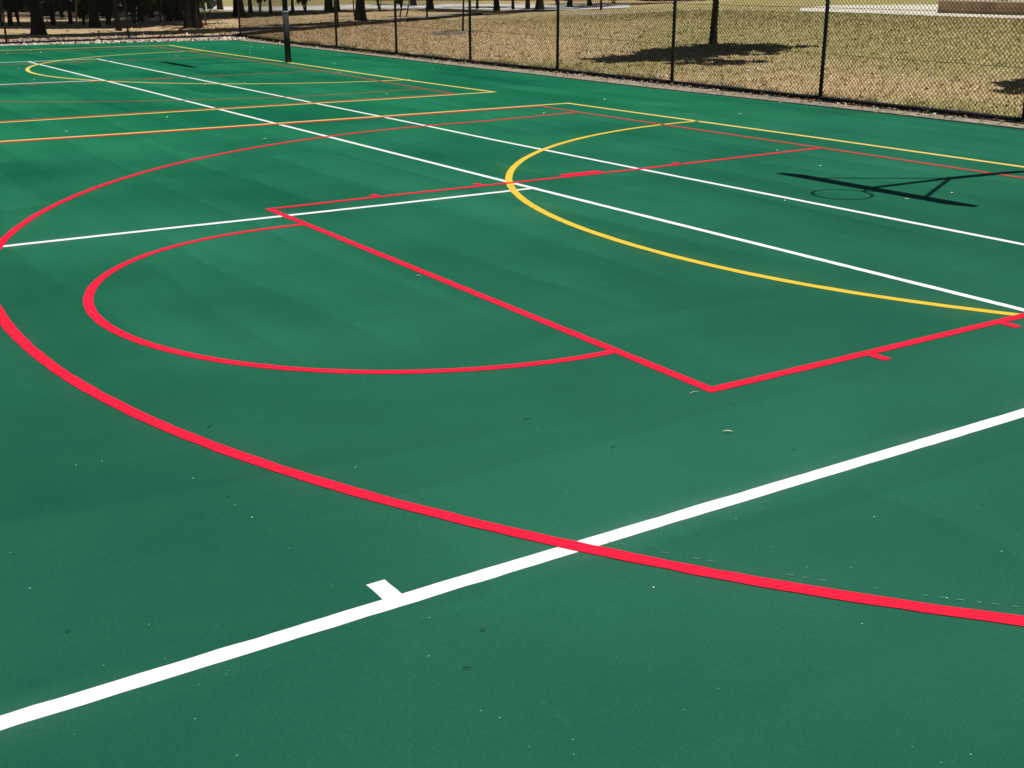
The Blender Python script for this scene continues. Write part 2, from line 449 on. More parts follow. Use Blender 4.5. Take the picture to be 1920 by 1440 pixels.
# netball, yellow
line('netball_back_line', [(-4.2, 8.42), (3.96, 8.415), (6.2, 8.412), (8.3, 8.376), (10.875, 8.33)], 0.074, M_YELP, 'yellow back line of the near netball court', ZY)
line('netball_sideline', [(10.95, -7), (10.935, 1.08), (10.885, 2.4), (10.845, 5.7), (10.865, 8.33)], 0.074, M_YELP, 'yellow side line of the near netball court', ZY)
line('goal_circle', hand_arc((3.256, 8.464), 5.04, 181, 359, [(951.5, 335), (1020, 281), (1200, 462), (1600, 552), (1905, 588), (1306, 227)]), 0.060, M_YEL, 'yellow goal circle of the near netball court', ZY, 0.08)
line('netball_sideline', [(12.74, -7), (12.755, 1.43), (12.77, 2.94), (12.765, 6.7), (12.83, 8.385)], 0.074, M_YELP, 'yellow side line of the far netball court', ZY)
line('netball_back_line', [(28.25, 8.45), (25.3, 8.37), (20.5, 8.40), (15.5, 8.33), (12.83, 8.387)], 0.074, M_YELP, 'yellow back line of the far netball court', ZY)
line('netball_sideline', [(28.15, -7), (28.2, 4.4), (28.25, 8.45)], 0.074, M_YELP, 'yellow side line at the far end of the court', ZY)
line('goal_circle', arc((20.49, 8.479), 4.979, 181, 359), 0.068, M_YELP, 'yellow goal circle of the far netball court', ZY, 0.08)
# basketball near, red
line('free_throw_line', [(5.756, 1.957), (0.899, 1.927)], 0.055, M_RED, 'red free throw line of the near court', ZR)
ln = line('lane_line', [(0.896, 1.95), (0.892, 2.77), (0.892, 4.02), (0.89, 7.86)], 0.055, M_RED, 'nearer red lane line of the near court', ZR + .0004, square=0)
lf = line('lane_line', [(5.757, 1.98), (5.775, 2.9), (5.765, 4.07), (5.76, 5.46), (5.84, 7.83)], 0.055, M_RED, 'farther red lane line of the near court', ZR + .0004, square=0)
for r, wd in ((2.865, 0.055), (3.815, 0.055), (4.87, 0.42), (5.95, 0.055)):
    o = line('lane_mark', [(0.872, r), (0.772, r)], wd, M_RED, None, ZR, 0.03, 0.001, 0); o.parent = ln
    o = line('lane_mark', [(5.785, r + .01), (5.895, r + .01)], wd, M_RED, None, ZR, 0.03, 0.001, 0); o.parent = lf
line('free_throw_circle', hand_arc((3.33, 1.8535), 1.77, 177, 363, [(165, 566), (320, 463.5), (250, 635), (700, 698), (1000, 682), (1150, 661), (565, 422), (430, 440)]), 0.053, M_RED, 'red free throw semicircle of the near court', ZR - .0005, 0.05, 0.001, 0)
line('three_point_line', [(9.87, 7.77), (9.77, 6.9)] + hand_arc((3.358, 5.998), 6.336, 2, -182, [(0, 455), (100, 387), (0, 585.5), (1084, 1022.5), (1918, 1168), (500, 873), (602, 258)], n=320) + [(-3.0, 6.9), (-3.0, 7.86)], 0.056, M_RED, 'long red three point arc of the near court', ZR, 0.05, 0.0014, 0)
line('basketball_baseline', [(-3.95, 7.9), (3.57, 7.865), (5.84, 7.845), (7.2, 7.825), (9.88, 7.785), (10.76, 7.81)], 0.066, M_REDW, 'red end line of the near court', ZR + .0004)
line('basketball_sideline', [(10.84, -7), (10.835, 1.05), (10.785, 2.4), (10.74, 5.6), (10.755, 7.82)], 0.095, M_REDW, 'red side line of the near court beside the yellow line', ZR + .0007, square=0)
# basketball far, red
line('basketball_sideline', [(12.865, -7), (12.86, 1.46), (12.868, 3.0), (12.87, 6.7), (12.91, 7.77)], 0.10, M_REDF, 'red side line of the far court beside the yellow line', ZR + .0007, square=0)
line('basketball_baseline', [(27.97, 7.95), (20.7, 8.0), (17.7, 7.985), (13.85, 7.78), (12.9, 7.76)], 0.075, M_REDF, 'red end line of the far court', ZR + .0004)
line('basketball_sideline', [(28.05, -7), (28.08, 4.4), (28.1, 7.95)], 0.06, M_REDF, None, ZR + .0007, square=0)
line('three_point_line', [(13.86, 7.77), (13.79, 7.0)] + arc((20.8, 6.475), 7.047, 180, 270, 7.047, 120) + arc((20.8, 6.475), 6.4, 270, 360, 7.047, 120)[1:] + [(27.2, 7.95)], 0.066, M_REDF, 'red three point arc of the far court', ZR, 0.08, 0.001, 0)
l2 = line('lane_line', [(18.1, 1.95), (18.1, 7.98)], 0.062, M_REDF, 'nearer red lane line of the far court', ZR, square=0)
l3 = line('lane_line', [(23.05, 1.95), (23.05, 7.98)], 0.062, M_REDF, 'farther red lane line of the far court', ZR, square=0)
for r, wd in ((2.93, 0.09), (3.87, 0.09), (4.97, 0.45), (6.05, 0.10)):
    o = line('lane_mark', [(18.075, r), (17.95, r)], wd, M_REDF, None, ZR, 0.05, 0.001, 0); o.parent = l2
    o = line('lane_mark', [(23.075, r), (23.2, r)], wd, M_REDF, None, ZR, 0.05, 0.001, 0); o.parent = l3
line('free_throw_line', [(18.1, 1.95), (23.05, 1.95)], 0.062, M_REDF, None, ZR + .0004)

# dust, paint flecks and the dashed set-out string marks inside the red arc
def quads(C, size, nrm_jit, aspect=1.0, flat=True, zoff=0.0):
    """C (n,3) centres -> random oriented quads"""
    m = len(C); a = rng.uniform(0, 2 * PI, m)
    t = np.c_[np.cos(a), np.sin(a), rng.normal(0, nrm_jit, m)]
    b = np.c_[-np.sin(a), np.cos(a), rng.normal(0, nrm_jit, m)]
    s = np.asarray(size).reshape(-1, 1) * np.ones((m, 1))
    t = t * s; b = b * s * aspect
    V = np.stack([C - t - b * .35, C + b * .0 - b, C + t - b * .2, C + t * .2 + b], 1).reshape(-1, 3)
    V[:, 2] += zoff
    return V, np.arange(4 * m).reshape(m, 4)

m = 190
u = rng.uniform(0, 1, m); dep = 2.0 + 9 * rng.uniform(0, 1, m) ** 1.6
lat = (u - .5) * 0.95 * dep
hd = np.array([FWD[0], FWD[1]]) / math.hypot(FWD[0], FWD[1]); rt = np.array([RGT[0], RGT[1]])
C = np.c_[CAM[0] + hd[0] * dep + rt[0] * lat, CAM[1] + hd[1] * dep + rt[1] * lat, np.full(m, 0.0035)]
ok = (C[:, 1] > -10.5)
C = C[ok]
V, F = quads(C, rng.choice([0.0010, 0.0014, 0.0022, 0.0032], len(C), p=[.5, .32, .14, .04]), 0.1)
o = mk_np('paint_fleck', V, F, M_SPECK, court); tag(o, None, kind='stuff')
dash = []
for i, a in enumerate(np.arange(-156, -122, 0.42)):
    if rng.random() < 0.45: continue
    a0 = math.radians(a); a1 = math.radians(a + rng.uniform(0.08, 0.22)); r0 = 6.336 - 0.072 - 0.012 * math.sin(a * 0.2)
    q = [(3.358 + r_ * math.cos(t), -(5.998 + r_ * math.sin(t)), 0.0035) for r_, t in ((r0, a0), (r0, a1), (r0 + .0022, a1), (r0 + .0022, a0))]
    dash.append(q)
V = np.array(dash).reshape(-1, 3); F = np.arange(len(V)).reshape(-1, 4)
o = mk_np('chalk_dash', V, F, varied('faint_chalk', (0.10, 0.20, 0.155), (0.28, 0.37, 0.32), 20), court); tag(o, 'faint dashed white set-out marks inside the red arc', kind='stuff')

# ------------------------------------------------------------------ ground sheets
def axis(lo, hi, fine_lo, fine_hi, fs, cs):
    a = list(np.arange(fine_lo, fine_hi + 1e-6, fs))
    x = fine_lo
    while x > lo: x -= cs; a.insert(0, x); cs *= 1.12
    cs = 2.0; x = fine_hi
    while x < hi: x += cs; a.append(x); cs *= 1.12
    return np.array(a)
gx = axis(-300, 600, -4, 62, 0.6, 2.0); gr = axis(-500, 500, 10, 62, 0.6, 2.0)
GX, GR = np.meshgrid(gx, gr, indexing='ij')
GZ = zt(GX, GR)
inside = (GX > -8.8) & (GX < 29.5) & (GR < 10.4) & (GR > -21)
GZ = np.where(inside, -0.2, GZ)
V = np.c_[GX.ravel(), -GR.ravel(), GZ.ravel()]
a, b = len(gx), len(gr)
idx = np.arange(a * b).reshape(a, b)
F = np.stack([idx[:-1, :-1], idx[:-1, 1:], idx[1:, 1:], idx[1:, :-1]], -1).reshape(-1, 4)
lawn = mk_np('lawn', V, F, M_LAWN)
if lawn.data.polygons[0].normal.z < 0: lawn.data.flip_normals()
lawn.data.polygons.foreach_set('use_smooth', [True] * len(lawn.data.polygons))
tag(lawn, 'dry tan and olive lawn rising behind the chain link fence', kind='structure')
GREEN = []
for (u, v, s, amt) in [(1450, 55, 3.2, .75), (1400, 75, 2.0, .6), (1880, 50, 4.0, 1.0), (1860, 90, 2.2, .9), (1650, 35, 2.5, .55), (1780, 90, 2.0, .6),
                       (1100, 125, 1.2, .7), (1300, 140, 1.6, .45), (1000, 122, 1.0, .4), (1700, 200, 1.2, .5), (1850, 205, 1.2, .6), (1250, 30, 3.5, .45), (1600, 4, 10, 1.0), (1750, 3, 10, 1.0),
                       (410, 5, 7, 1.2), (650, 2, 7, 1.2), (500, 2, 7, 1.0), (1900, 130, 1.6, .5)]:
    X0, R0, _ = at(u, v)
    GREEN.append((X0, R0, s, amt))
def gfield(x, r):
    g_ = np.full(np.shape(x), 0.10)
    for X0, R0, s_, am in GREEN: g_ = g_ + am * np.exp(-((x - X0) ** 2 + (r - R0) ** 2) / (2 * s_ * s_))
    return g_
green = gfield(V[:, 0], -V[:, 1])
at_ = lawn.data.attributes.new('green', 'FLOAT', 'POINT'); at_.data.foreach_set('value', green.astype(np.float32))

def sheet(name, poly, mat, lab, dz=0.012, sub=0.8):
    """polygon given as two matching polylines (lower, upper) in (X,R), draped on the terrain"""
    lo, up = poly
    L = np.array(densify(lo, sub)); t = np.linspace(0, 1, len(L))
    U0 = np.array(up, float); tu = np.r_[0, np.cumsum(np.hypot(*np.diff(U0, axis=0).T))]; tu /= tu[-1]
    U = np.c_[np.interp(t, tu, U0[:, 0]), np.interp(t, tu, U0[:, 1])]
    rows = 5; V = []
    for k_ in range(rows):
        P = L + (U - L) * k_ / (rows - 1)
        V += [(x, -r, float(zt(x, r)) + dz) for x, r in P]
    m = len(L); F = [(k_ * m + i, k_ * m + i + 1, (k_ + 1) * m + i + 1, (k_ + 1) * m + i) for k_ in range(rows - 1) for i in range(m - 1)]
    o = mk(name, V, F, mat)
    if o.data.polygons[0].normal.z < 0: o.data.flip_normals()
    tag(o, lab, kind='structure'); return o

# gravel strip between slab and fence (right), pinkish gravel beyond the far end
right_edge = [(-9.0, 10.9)] + outline[1:9]
sheet('gravel_strip', ([(x, r + .15) for x, r in right_edge], [(-9, 11.75), (6, 11.72), (15.7, 11.7), (25, 11.55), (31, 11.7)]), M_GRAVEL,
      'pale gravel strip between the court and the right fence', 0.013)
sheet('gravel_strip', ([(29.75, 11.5), (30.2, 8.8), (30.35, 6.1), (30.45, 4.8), (30.75, -2.0), (31, -16)], [(32.9, 11.9), (33.0, 8.8), (32.9, 6.1), (32.8, 4.8), (33.2, -2.0), (33.4, -16)]), M_PINK,
      'pinkish white gravel strip along the far end of the court', 0.018)
def G2(u, v): a = at(u, v); return (a[0], a[1])
path_lo = [G2(440, 70), G2(500, 62.5), G2(620, 52.5), G2(733, 43), G2(830, 34.5), G2(900, 28)]
path_up = [G2(430, 56), G2(500, 50), G2(620, 43), G2(733, 36), G2(830, 27.5), G2(900, 22.5)]
sheet('gravel_path', (path_lo, path_up), M_PATH, 'pale grey gravel path leading away from the far court corner', 0.014)
road_lo = [G2(-60, 21), G2(380, 20), G2(560, 20.5), G2(680, 16.5), G2(860, 17.5), G2(980, 19.5), G2(1180, 15)]
road_up = [G2(-60, 13), G2(380, 13), G2(560, 13), G2(680, 8.5), G2(860, 8), G2(980, 9), G2(1180, 8)]
sheet('road', (road_lo, road_up), M_ROAD, 'sunlit pale road running behind the trees', 0.02, 2.0)
pv_lo = [G2(1500, 22), G2(1600, 25), G2(1700, 29), G2(1800, 32.5), G2(1920, 36), G2(2080, 41)]
pv_up = [G2(1500, 16), G2(1560, 11), G2(1650, 10), G2(1757, 9.5), G2(1920, 10), G2(2080, 11)]
sheet('footpath', (pv_lo, pv_up), M_CONC, 'cream concrete footpath at the top right beside the block wall', 0.02)
# timber edge of the gravel path
P = densify([(x - .02, r + .10) for x, r in path_lo], 0.6)
g = Geo()
for (x0, r0), (x1, r1) in zip(P[:-1], P[1:]):
    dx, dr = x1 - x0, r1 - r0; L = math.hypot(dx, dr); nx, nr = -dr / L * .05, dx / L * .05
    b = len(g.V)
    for x, r in ((x0, r0), (x1, r1)):
        for s in (-1, 1):
            for h in (-.04, .10): g.V.append((x + s * nx, -(r + s * nr), float(zt(x, r)) + h))
    g.F += [(b, b+1, b+5, b+4), (b+2, b+6, b+7, b+3), (b+1, b+3, b+7, b+5), (b, b+4, b+6, b+2)]
    if b == 0: g.F.append((b, b+2, b+3, b+1))
o = g.build('path_edging', M_TIMBER)
tag(o, 'dark timber edging along the near side of the gravel path', 'edging')

# ------------------------------------------------------------------ fences
FH = 2.5
def fence(name, pts, post_idx, lab, top_rail=True):
    """pts: polyline (X,R,postflag)"""
    P = np.array([(p[0], p[1]) for p in pts], float)
    root = empty(name, P[0, 0], P[0, 1], -0.05)
    tag(root, lab, 'fence')
    o0 = Vector(root.location)
    s = np.r_[0, np.cumsum(np.hypot(*np.diff(P, axis=0).T))]
    def pt(d): return np.interp(d, s, P[:, 0]), np.interp(d, s, P[:, 1])
    # posts
    gp = Geo().tube([(0, 0, -0.1), (0, 0, FH)], 0.027, 14).tube([(0, 0, FH), (0, 0, FH + .03)], [0.031, 0.012], 14)
    first = None
    for i in post_idx:
        x, r = P[i]
        if first is None:
            first = gp.build('fence_post', M_METAL, root, True); po = first
        else:
            po = first.copy(); COL.objects.link(po); po.parent = root
        po.location = Vector((x, -r, -0.05)) - o0
    # rails and straining wires, on the court side of the posts
    off = -0.034
    for h, rad, nm in ((FH - .02, 0.021, 'top_rail'), (1.88, 0.0028, 'tension_wire'), (1.27, 0.0028, 'tension_wire'), (0.66, 0.0028, 'tension_wire'), (0.066, 0.027, 'bottom_rail')):
        g = Geo()
        D = np.linspace(0, s[-1], int(s[-1] / 1.5) + 2)
        g.tube([(pt(d)[0] - o0.x, -pt(d)[1] - o0.y, h + (0.0 if rad > .01 else -.004 * abs(math.sin(d)))) for d in D], rad, 8 if rad > .01 else 5)
        g.build(nm, M_METAL if rad > .01 else M_WIRE, root)
    # chain link: two families of leaning wires, woven 4 mm apart, slightly irregular
    wp, hp = 0.060, 0.062
    seg = 18; hh = np.linspace(0.03, FH - .03, seg + 1)
    slope = wp / hp
    Vs = []; Fs = []; base = 0
    WR = 0.0042
    # smooth irregularity field
    def wob(d, z): return 0.006 * np.sin(d * 2.3 + z * 1.7) + 0.004 * np.sin(d * 7.1 - z * 3.3) + 0.004 * np.sin(z * 5.0 + d * .9)
    for fam in (1, -1):
        for d0 in np.arange(-FH * slope, s[-1] + FH * slope, wp):
            d = d0 + fam * (hh if fam == 1 else hh) * slope
            okk = (d > 0) & (d < s[-1])
            if okk.sum() < 2: continue
            dd = d[okk]; zz = hh[okk]
            dd2 = np.clip(dd + wob(dd, zz), 0, s[-1])
            x, r = pt(dd2)
            # normal displacement (gentle bulging) + weave offset
            bul = 0.012 * np.sin(dd * .9) * np.sin(zz * 2) + fam * 0.002
            nx = np.gradient(P[:, 1])[0]
            m = len(dd)
            tx = np.interp(dd2 + .05, s, P[:, 0]) - np.interp(dd2 - .05, s, P[:, 0]); tr = np.interp(dd2 + .05, s, P[:, 1]) - np.interp(dd2 - .05, s, P[:, 1])
            L = np.hypot(tx, tr) + 1e-9; tx /= L; tr /= L
            ox, orr = tr, -tx           # towards the court
            x = x + ox * (0.034 + bul); r = r + orr * (0.034 + bul)
            ring = []
            for q in (0.5, 2.6, 4.7):
                ca, sa = math.cos(q) * WR, math.sin(q) * WR
                ring.append(np.c_[x + tx * ca + ox * sa - o0.x, -(r + tr * ca + orr * sa) - o0.y, zz])
            A = np.stack(ring, 1).reshape(-1, 3); Vs.append(A)
            i = np.arange(m - 1)
            for q in range(3):
                q2 = (q + 1) % 3
                Fs.append(base + np.c_[i * 3 + q, i * 3 + q2, (i + 1) * 3 + q2, (i + 1) * 3 + q])
            base += 3 * m
    mk_np('wire_mesh', np.vstack(Vs), np.vstack(Fs), M_WIRE, root)
    return root

rf = [(p_[0], p_[1] + .05) for p_ in [(-3.3, 11.55), (-0.2, 11.55), (3.0, 11.53), (6.15, 11.52), (9.38, 11.55), (12.56, 11.55), (15.73, 11.53), (18.62, 11.43), (21.72, 11.40), (24.76, 11.38), (27.85, 11.38)]] + [(31.9, 11.72)]
fence('chain_link_fence', rf, range(len(rf)), 'long black chain link fence along the right side of the court')
ff = [(31.9, 11.72), (31.75, 8.45), (31.35, 5.2), (31.45, 2.0), (31.6, -1.2), (31.7, -4.4)]
fence('chain_link_fence', ff, range(1, len(ff)), 'black chain link fence across the far end in front of the trees')

# ------------------------------------------------------------------ basketball goals
def hoop(X0, R0, lab):
    root = empty('basketball_hoop', X0, R0, 0.0)
    tag(root, lab, 'basketball hoop', 'basketball hoops at the right side of the court')
    # local: +y points into the court (world y = -R)
    y = lambda R: -(R - 8.42)
    g = Geo().tube([(0, 0, -.02), (0, 0, 2.40), (0, y(8.36), 2.66), (0, y(8.22), 2.86), (0, y(7.59), 3.30)], 0.052, 18)
    g.build('pole', M_POLE, root, True)
    sl = Geo().tube([(0, 0, 0.0), (0, 0, 0.972)], 0.060, 20).build('pole_sleeve', M_POLE, root, True)
    Geo().tube([(0, 0, 0.965), (0, 0, 0.985)], [0.064, 0.062], 20).build('sleeve_sunlit_edge', M_SUNRIM, sl)  # pale ring painted as the sunlit top of the sleeve
    Geo().tube([(0, y(7.64), 3.28), (0, y(6.63), 3.55)], 0.036, 12).build('arm', M_POLE, root, True)
    for sx, z1 in ((0.62, 3.50), (-0.47, 3.14)):
        Geo().tube([(0, y(7.59), 3.30), (sx, y(6.63), z1)], 0.020, 10).build('brace', M_POLE, root, True)
    bb = Geo().box((0, y(6.60), 3.425), (1.8, 0.035, 1.05), 0.008).build('backboard', M_BOARD, root)
    rf_ = Geo()
    for c, d in (((0, y(6.645), 3.93), (1.78, .05, .04)), ((0, y(6.645), 2.92), (1.78, .05, .04)), ((-.87, y(6.645), 3.425), (.04, .05, .97)), ((.87, y(6.645), 3.425), (.04, .05, .97)), ((0, y(6.645), 3.425), (.06, .05, .97))): rf_.box(c, d)
    rf_.build('shadow_frame', M_METAL, bb)  # unseen frame added behind the board to thicken its shadow
    fr = Geo()
    yy = y(6.60) + .021
    for c, d in (((0, yy, 3.42), (.63, .006, .05)), ((0, yy, 3.03), (.63, .006, .05)), ((-.29, yy, 3.225), (.05, .006, .34)), ((.29, yy, 3.225), (.05, .006, .34))): fr.box(c, d)
    fr.build('target_square', M_RED, bb)
    bk = Geo().box((0, y(6.60) + .05, 3.02), (.18, .06, .14), .01)
    bk.tube([(-.07, y(6.56), 2.97), (0, y(6.44), 3.04)], .012, 8).tube([(.07, y(6.56), 2.97), (0, y(6.44), 3.04)], .012, 8)
    bk.build('ring_bracket', M_ORANGE, root)
    g = Geo(); nseg = 40; pts = [(0.23 * math.cos(2 * PI * i / nseg), y(6.2) + 0.23 * math.sin(2 * PI * i / nseg), 3.05) for i in range(nseg + 1)]
    g.tube(pts, 0.011, 8, False); g.build('ring', M_ORANGE, root, True)
    return root
hoop(3.32, 8.42, 'basketball hoop at the near court, just right of view, casting its shadow beside the lane')
hoop(20.62, 8.42, 'dark basketball hoop pole standing on the yellow line of the far court')

# ------------------------------------------------------------------ trees
def leaf_cloud(C, size, seed):
    r_ = np.random.default_rng(seed); m = len(C)
    a = r_.normal(size=(m, 3)); a /= np.linalg.norm(a, axis=1)[:, None]
    b = r_.normal(size=(m, 3)); b -= a * (a * b).sum(1)[:, None]; b /= np.linalg.norm(b, axis=1)[:, None]
    s = size * r_.uniform(.6, 1.4, (m, 1))
    V = np.stack([C - a * s, C - b * s * .55, C + a * s, C + b * s * .55], 1).reshape(-1, 3)
    return V, np.arange(4 * m).reshape(m, 4)

def clump_points(blobs, n, seed):
    """blobs: (x,y,z,rx,ry,rz); leaves gathered in twig clumps"""
    r_ = np.random.default_rng(seed); out = []
    vol = np.array([b[3] * b[4] for b in blobs]); vol = vol / vol.sum()
    for b, f in zip(blobs, vol):
        nc = max(6, int(n * f / 22))
        q = r_.normal(size=(nc, 3)); q /= np.linalg.norm(q, axis=1)[:, None]; q *= r_.uniform(.25, 1, (nc, 1)) ** .45
        cc = q * np.array(b[3:6]) + np.array(b[:3])
        pts = np.repeat(cc, 22, 0) + r_.normal(size=(nc * 22, 3)) * 0.16 * min(b[3], b[4], 1.4)
        out.append(pts)
    return np.vstack(out)

def trunk_geo(h, r0, lean, seed, sides=12, flare=1.7):
    r_ = random.Random(seed); g = Geo(); pts = []; rad = []
    ph = r_.uniform(0, 6)
    for t in (0, .015, .04, .09, .16, .28, .42, .58, .75, 1.0):
        pts.append((lean[0] * t + .06 * h * .25 * math.sin(ph + 4 * t) * t, lean[1] * t + .06 * h * .25 * math.cos(ph + 3 * t) * t, h * t - (.08 if t == 0 else 0)))
        rad.append(r0 * (1 + (flare - 1) * math.exp(-t * h / 0.28)) * (1 - .62 * t))
    g.tube(pts, rad, sides)
    V = g.V
    for i, v in enumerate(V):        # fluted, uneven bark outline
        j = i % sides; t = i // sides
        c = Vector(pts[min(t, len(pts) - 1)]); d = Vector(v) - c
        V[i] = c + d * (1 + .10 * math.sin(j * 2.7 + seed + t * .35) + r_.uniform(-.05, .05))
    return g, pts, rad

def tree(name, base, r0, h, blobs, leaf_mat, bark, lab, group, n=900, lsize=.16, lean=(0, 0), seed=1, flare=1.7, cat='tree'):
    """base (X,R,z); blobs in world (X,R,z,r,rz) above the ground"""
    root = empty(name, base[0], base[1], base[2]); tag(root, lab, cat, group)
    g, pts, rad = trunk_geo(h, r0, lean, seed, flare=flare)
    B = []
    for (x, r, z, rr, rz) in blobs: B.append((x - base[0], -(r - base[1]), z, rr, rr, rz))
    for i, b in enumerate(B):         # a limb to every clump of the crown
        k_ = min(len(pts) - 2, 5 + i % 3); p = pts[k_]
        mid = ((p[0] + b[0]) / 2, (p[1] + b[1]) / 2, (p[2] * .55 + b[2] * .45) + .2)
        g.tube([p, mid, (b[0], b[1], b[2])], [rad[k_] * .55, rad[k_] * .36, rad[k_] * .10], 7)
    g.build('trunk', bark, root, True)
    C = clump_points(B, int(n * 2.3), seed)
    V, F = leaf_cloud(C, lsize * 1.12, seed + 5)
    mk_np('crown', V, F, leaf_mat, root)
    return root

def shade(u, v, h, rr, rz=.8):
    """crown clump at height h whose shadow falls on the ground seen at (u, v)"""
    X, R, z = at(u, v)
    return (X - KX * h, R - KR * h, h, rr, rz)

WOOD = 'trees standing beyond the far fence'
def T(u, v, wpx, h, sh, lab, mat=M_LEAFD, bark=M_BARK, n=900, ls=.17, lean=(0, 0), seed=1, flare=1.6, name='tree', group=WOOD):
    X, R, z = at(u, v); d = depth_of(X, R, z)
    r0 = wpx / 2 / FPX * d
    blobs = [shade(*s) if len(s) <= 5 else s for s in sh]
    return tree(name, (X, R, z), r0, h, blobs, mat, bark, lab, group, n, ls, lean, seed, flare)

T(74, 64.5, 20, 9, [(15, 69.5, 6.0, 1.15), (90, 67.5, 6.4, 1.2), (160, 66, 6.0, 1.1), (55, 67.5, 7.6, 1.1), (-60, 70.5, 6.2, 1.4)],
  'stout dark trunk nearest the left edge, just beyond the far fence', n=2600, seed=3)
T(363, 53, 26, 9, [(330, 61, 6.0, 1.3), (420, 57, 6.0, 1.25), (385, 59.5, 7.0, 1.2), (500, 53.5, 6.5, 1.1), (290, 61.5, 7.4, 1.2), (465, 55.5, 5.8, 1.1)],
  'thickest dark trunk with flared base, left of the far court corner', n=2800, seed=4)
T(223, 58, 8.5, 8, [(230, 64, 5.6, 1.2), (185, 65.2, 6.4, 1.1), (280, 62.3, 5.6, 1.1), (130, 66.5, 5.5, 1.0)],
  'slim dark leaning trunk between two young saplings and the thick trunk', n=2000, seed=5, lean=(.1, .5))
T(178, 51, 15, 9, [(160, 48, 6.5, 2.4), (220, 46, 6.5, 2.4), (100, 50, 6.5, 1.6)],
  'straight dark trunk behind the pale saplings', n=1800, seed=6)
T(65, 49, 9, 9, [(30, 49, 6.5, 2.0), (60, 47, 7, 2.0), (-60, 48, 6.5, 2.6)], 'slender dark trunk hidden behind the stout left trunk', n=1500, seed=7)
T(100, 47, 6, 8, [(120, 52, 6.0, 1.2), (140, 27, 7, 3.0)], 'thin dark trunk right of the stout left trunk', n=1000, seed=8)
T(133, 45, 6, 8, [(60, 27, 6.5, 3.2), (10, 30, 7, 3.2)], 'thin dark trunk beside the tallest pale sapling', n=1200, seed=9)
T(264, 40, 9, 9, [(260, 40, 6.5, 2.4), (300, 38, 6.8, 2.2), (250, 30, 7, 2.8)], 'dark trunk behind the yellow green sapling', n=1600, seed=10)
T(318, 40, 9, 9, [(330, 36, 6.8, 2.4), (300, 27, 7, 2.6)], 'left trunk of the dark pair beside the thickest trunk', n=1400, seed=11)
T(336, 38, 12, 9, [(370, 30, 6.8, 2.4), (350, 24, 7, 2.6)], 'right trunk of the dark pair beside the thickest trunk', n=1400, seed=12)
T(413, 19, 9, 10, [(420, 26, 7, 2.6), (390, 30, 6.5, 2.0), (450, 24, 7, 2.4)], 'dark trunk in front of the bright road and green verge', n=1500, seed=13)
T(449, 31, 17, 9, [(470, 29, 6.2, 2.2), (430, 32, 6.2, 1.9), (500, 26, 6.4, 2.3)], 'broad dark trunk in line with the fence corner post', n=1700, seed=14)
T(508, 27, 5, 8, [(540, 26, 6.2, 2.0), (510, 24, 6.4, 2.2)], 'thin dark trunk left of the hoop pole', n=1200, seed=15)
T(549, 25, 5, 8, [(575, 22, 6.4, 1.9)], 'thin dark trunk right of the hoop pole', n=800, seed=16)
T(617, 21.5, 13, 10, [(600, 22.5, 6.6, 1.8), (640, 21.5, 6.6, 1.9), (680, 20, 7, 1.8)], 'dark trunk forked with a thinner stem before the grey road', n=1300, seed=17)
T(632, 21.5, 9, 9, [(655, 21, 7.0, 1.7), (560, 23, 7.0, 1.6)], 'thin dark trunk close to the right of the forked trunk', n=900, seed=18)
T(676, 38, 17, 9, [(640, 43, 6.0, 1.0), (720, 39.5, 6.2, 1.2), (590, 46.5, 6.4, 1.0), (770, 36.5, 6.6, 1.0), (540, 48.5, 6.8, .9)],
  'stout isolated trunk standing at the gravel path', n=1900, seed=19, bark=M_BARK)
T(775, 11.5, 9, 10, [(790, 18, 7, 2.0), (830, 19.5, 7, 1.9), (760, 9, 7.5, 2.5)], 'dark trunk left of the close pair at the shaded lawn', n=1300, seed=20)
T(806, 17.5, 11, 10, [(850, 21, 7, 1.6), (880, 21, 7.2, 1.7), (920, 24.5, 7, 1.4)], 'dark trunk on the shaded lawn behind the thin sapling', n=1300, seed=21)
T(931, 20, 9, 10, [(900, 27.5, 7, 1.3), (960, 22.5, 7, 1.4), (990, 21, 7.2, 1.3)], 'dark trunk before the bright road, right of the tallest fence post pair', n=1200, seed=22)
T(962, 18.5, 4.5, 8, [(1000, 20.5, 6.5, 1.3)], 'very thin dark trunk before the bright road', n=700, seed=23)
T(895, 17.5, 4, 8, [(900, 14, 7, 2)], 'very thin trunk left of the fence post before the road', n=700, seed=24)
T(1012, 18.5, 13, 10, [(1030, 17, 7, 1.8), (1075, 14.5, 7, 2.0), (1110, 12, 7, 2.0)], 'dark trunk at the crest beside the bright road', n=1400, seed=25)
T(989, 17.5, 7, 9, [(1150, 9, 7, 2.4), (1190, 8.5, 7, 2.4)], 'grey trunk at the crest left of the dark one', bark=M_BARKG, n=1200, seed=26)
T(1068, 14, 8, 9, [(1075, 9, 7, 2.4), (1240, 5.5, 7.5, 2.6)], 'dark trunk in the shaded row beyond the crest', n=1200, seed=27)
T(1105, 12, 7, 9, [(1110, 7, 7, 2.4), (1280, 2, 7.5, 2.6)], 'right hand dark trunk in the shaded row beyond the crest', n=1200, seed=28)

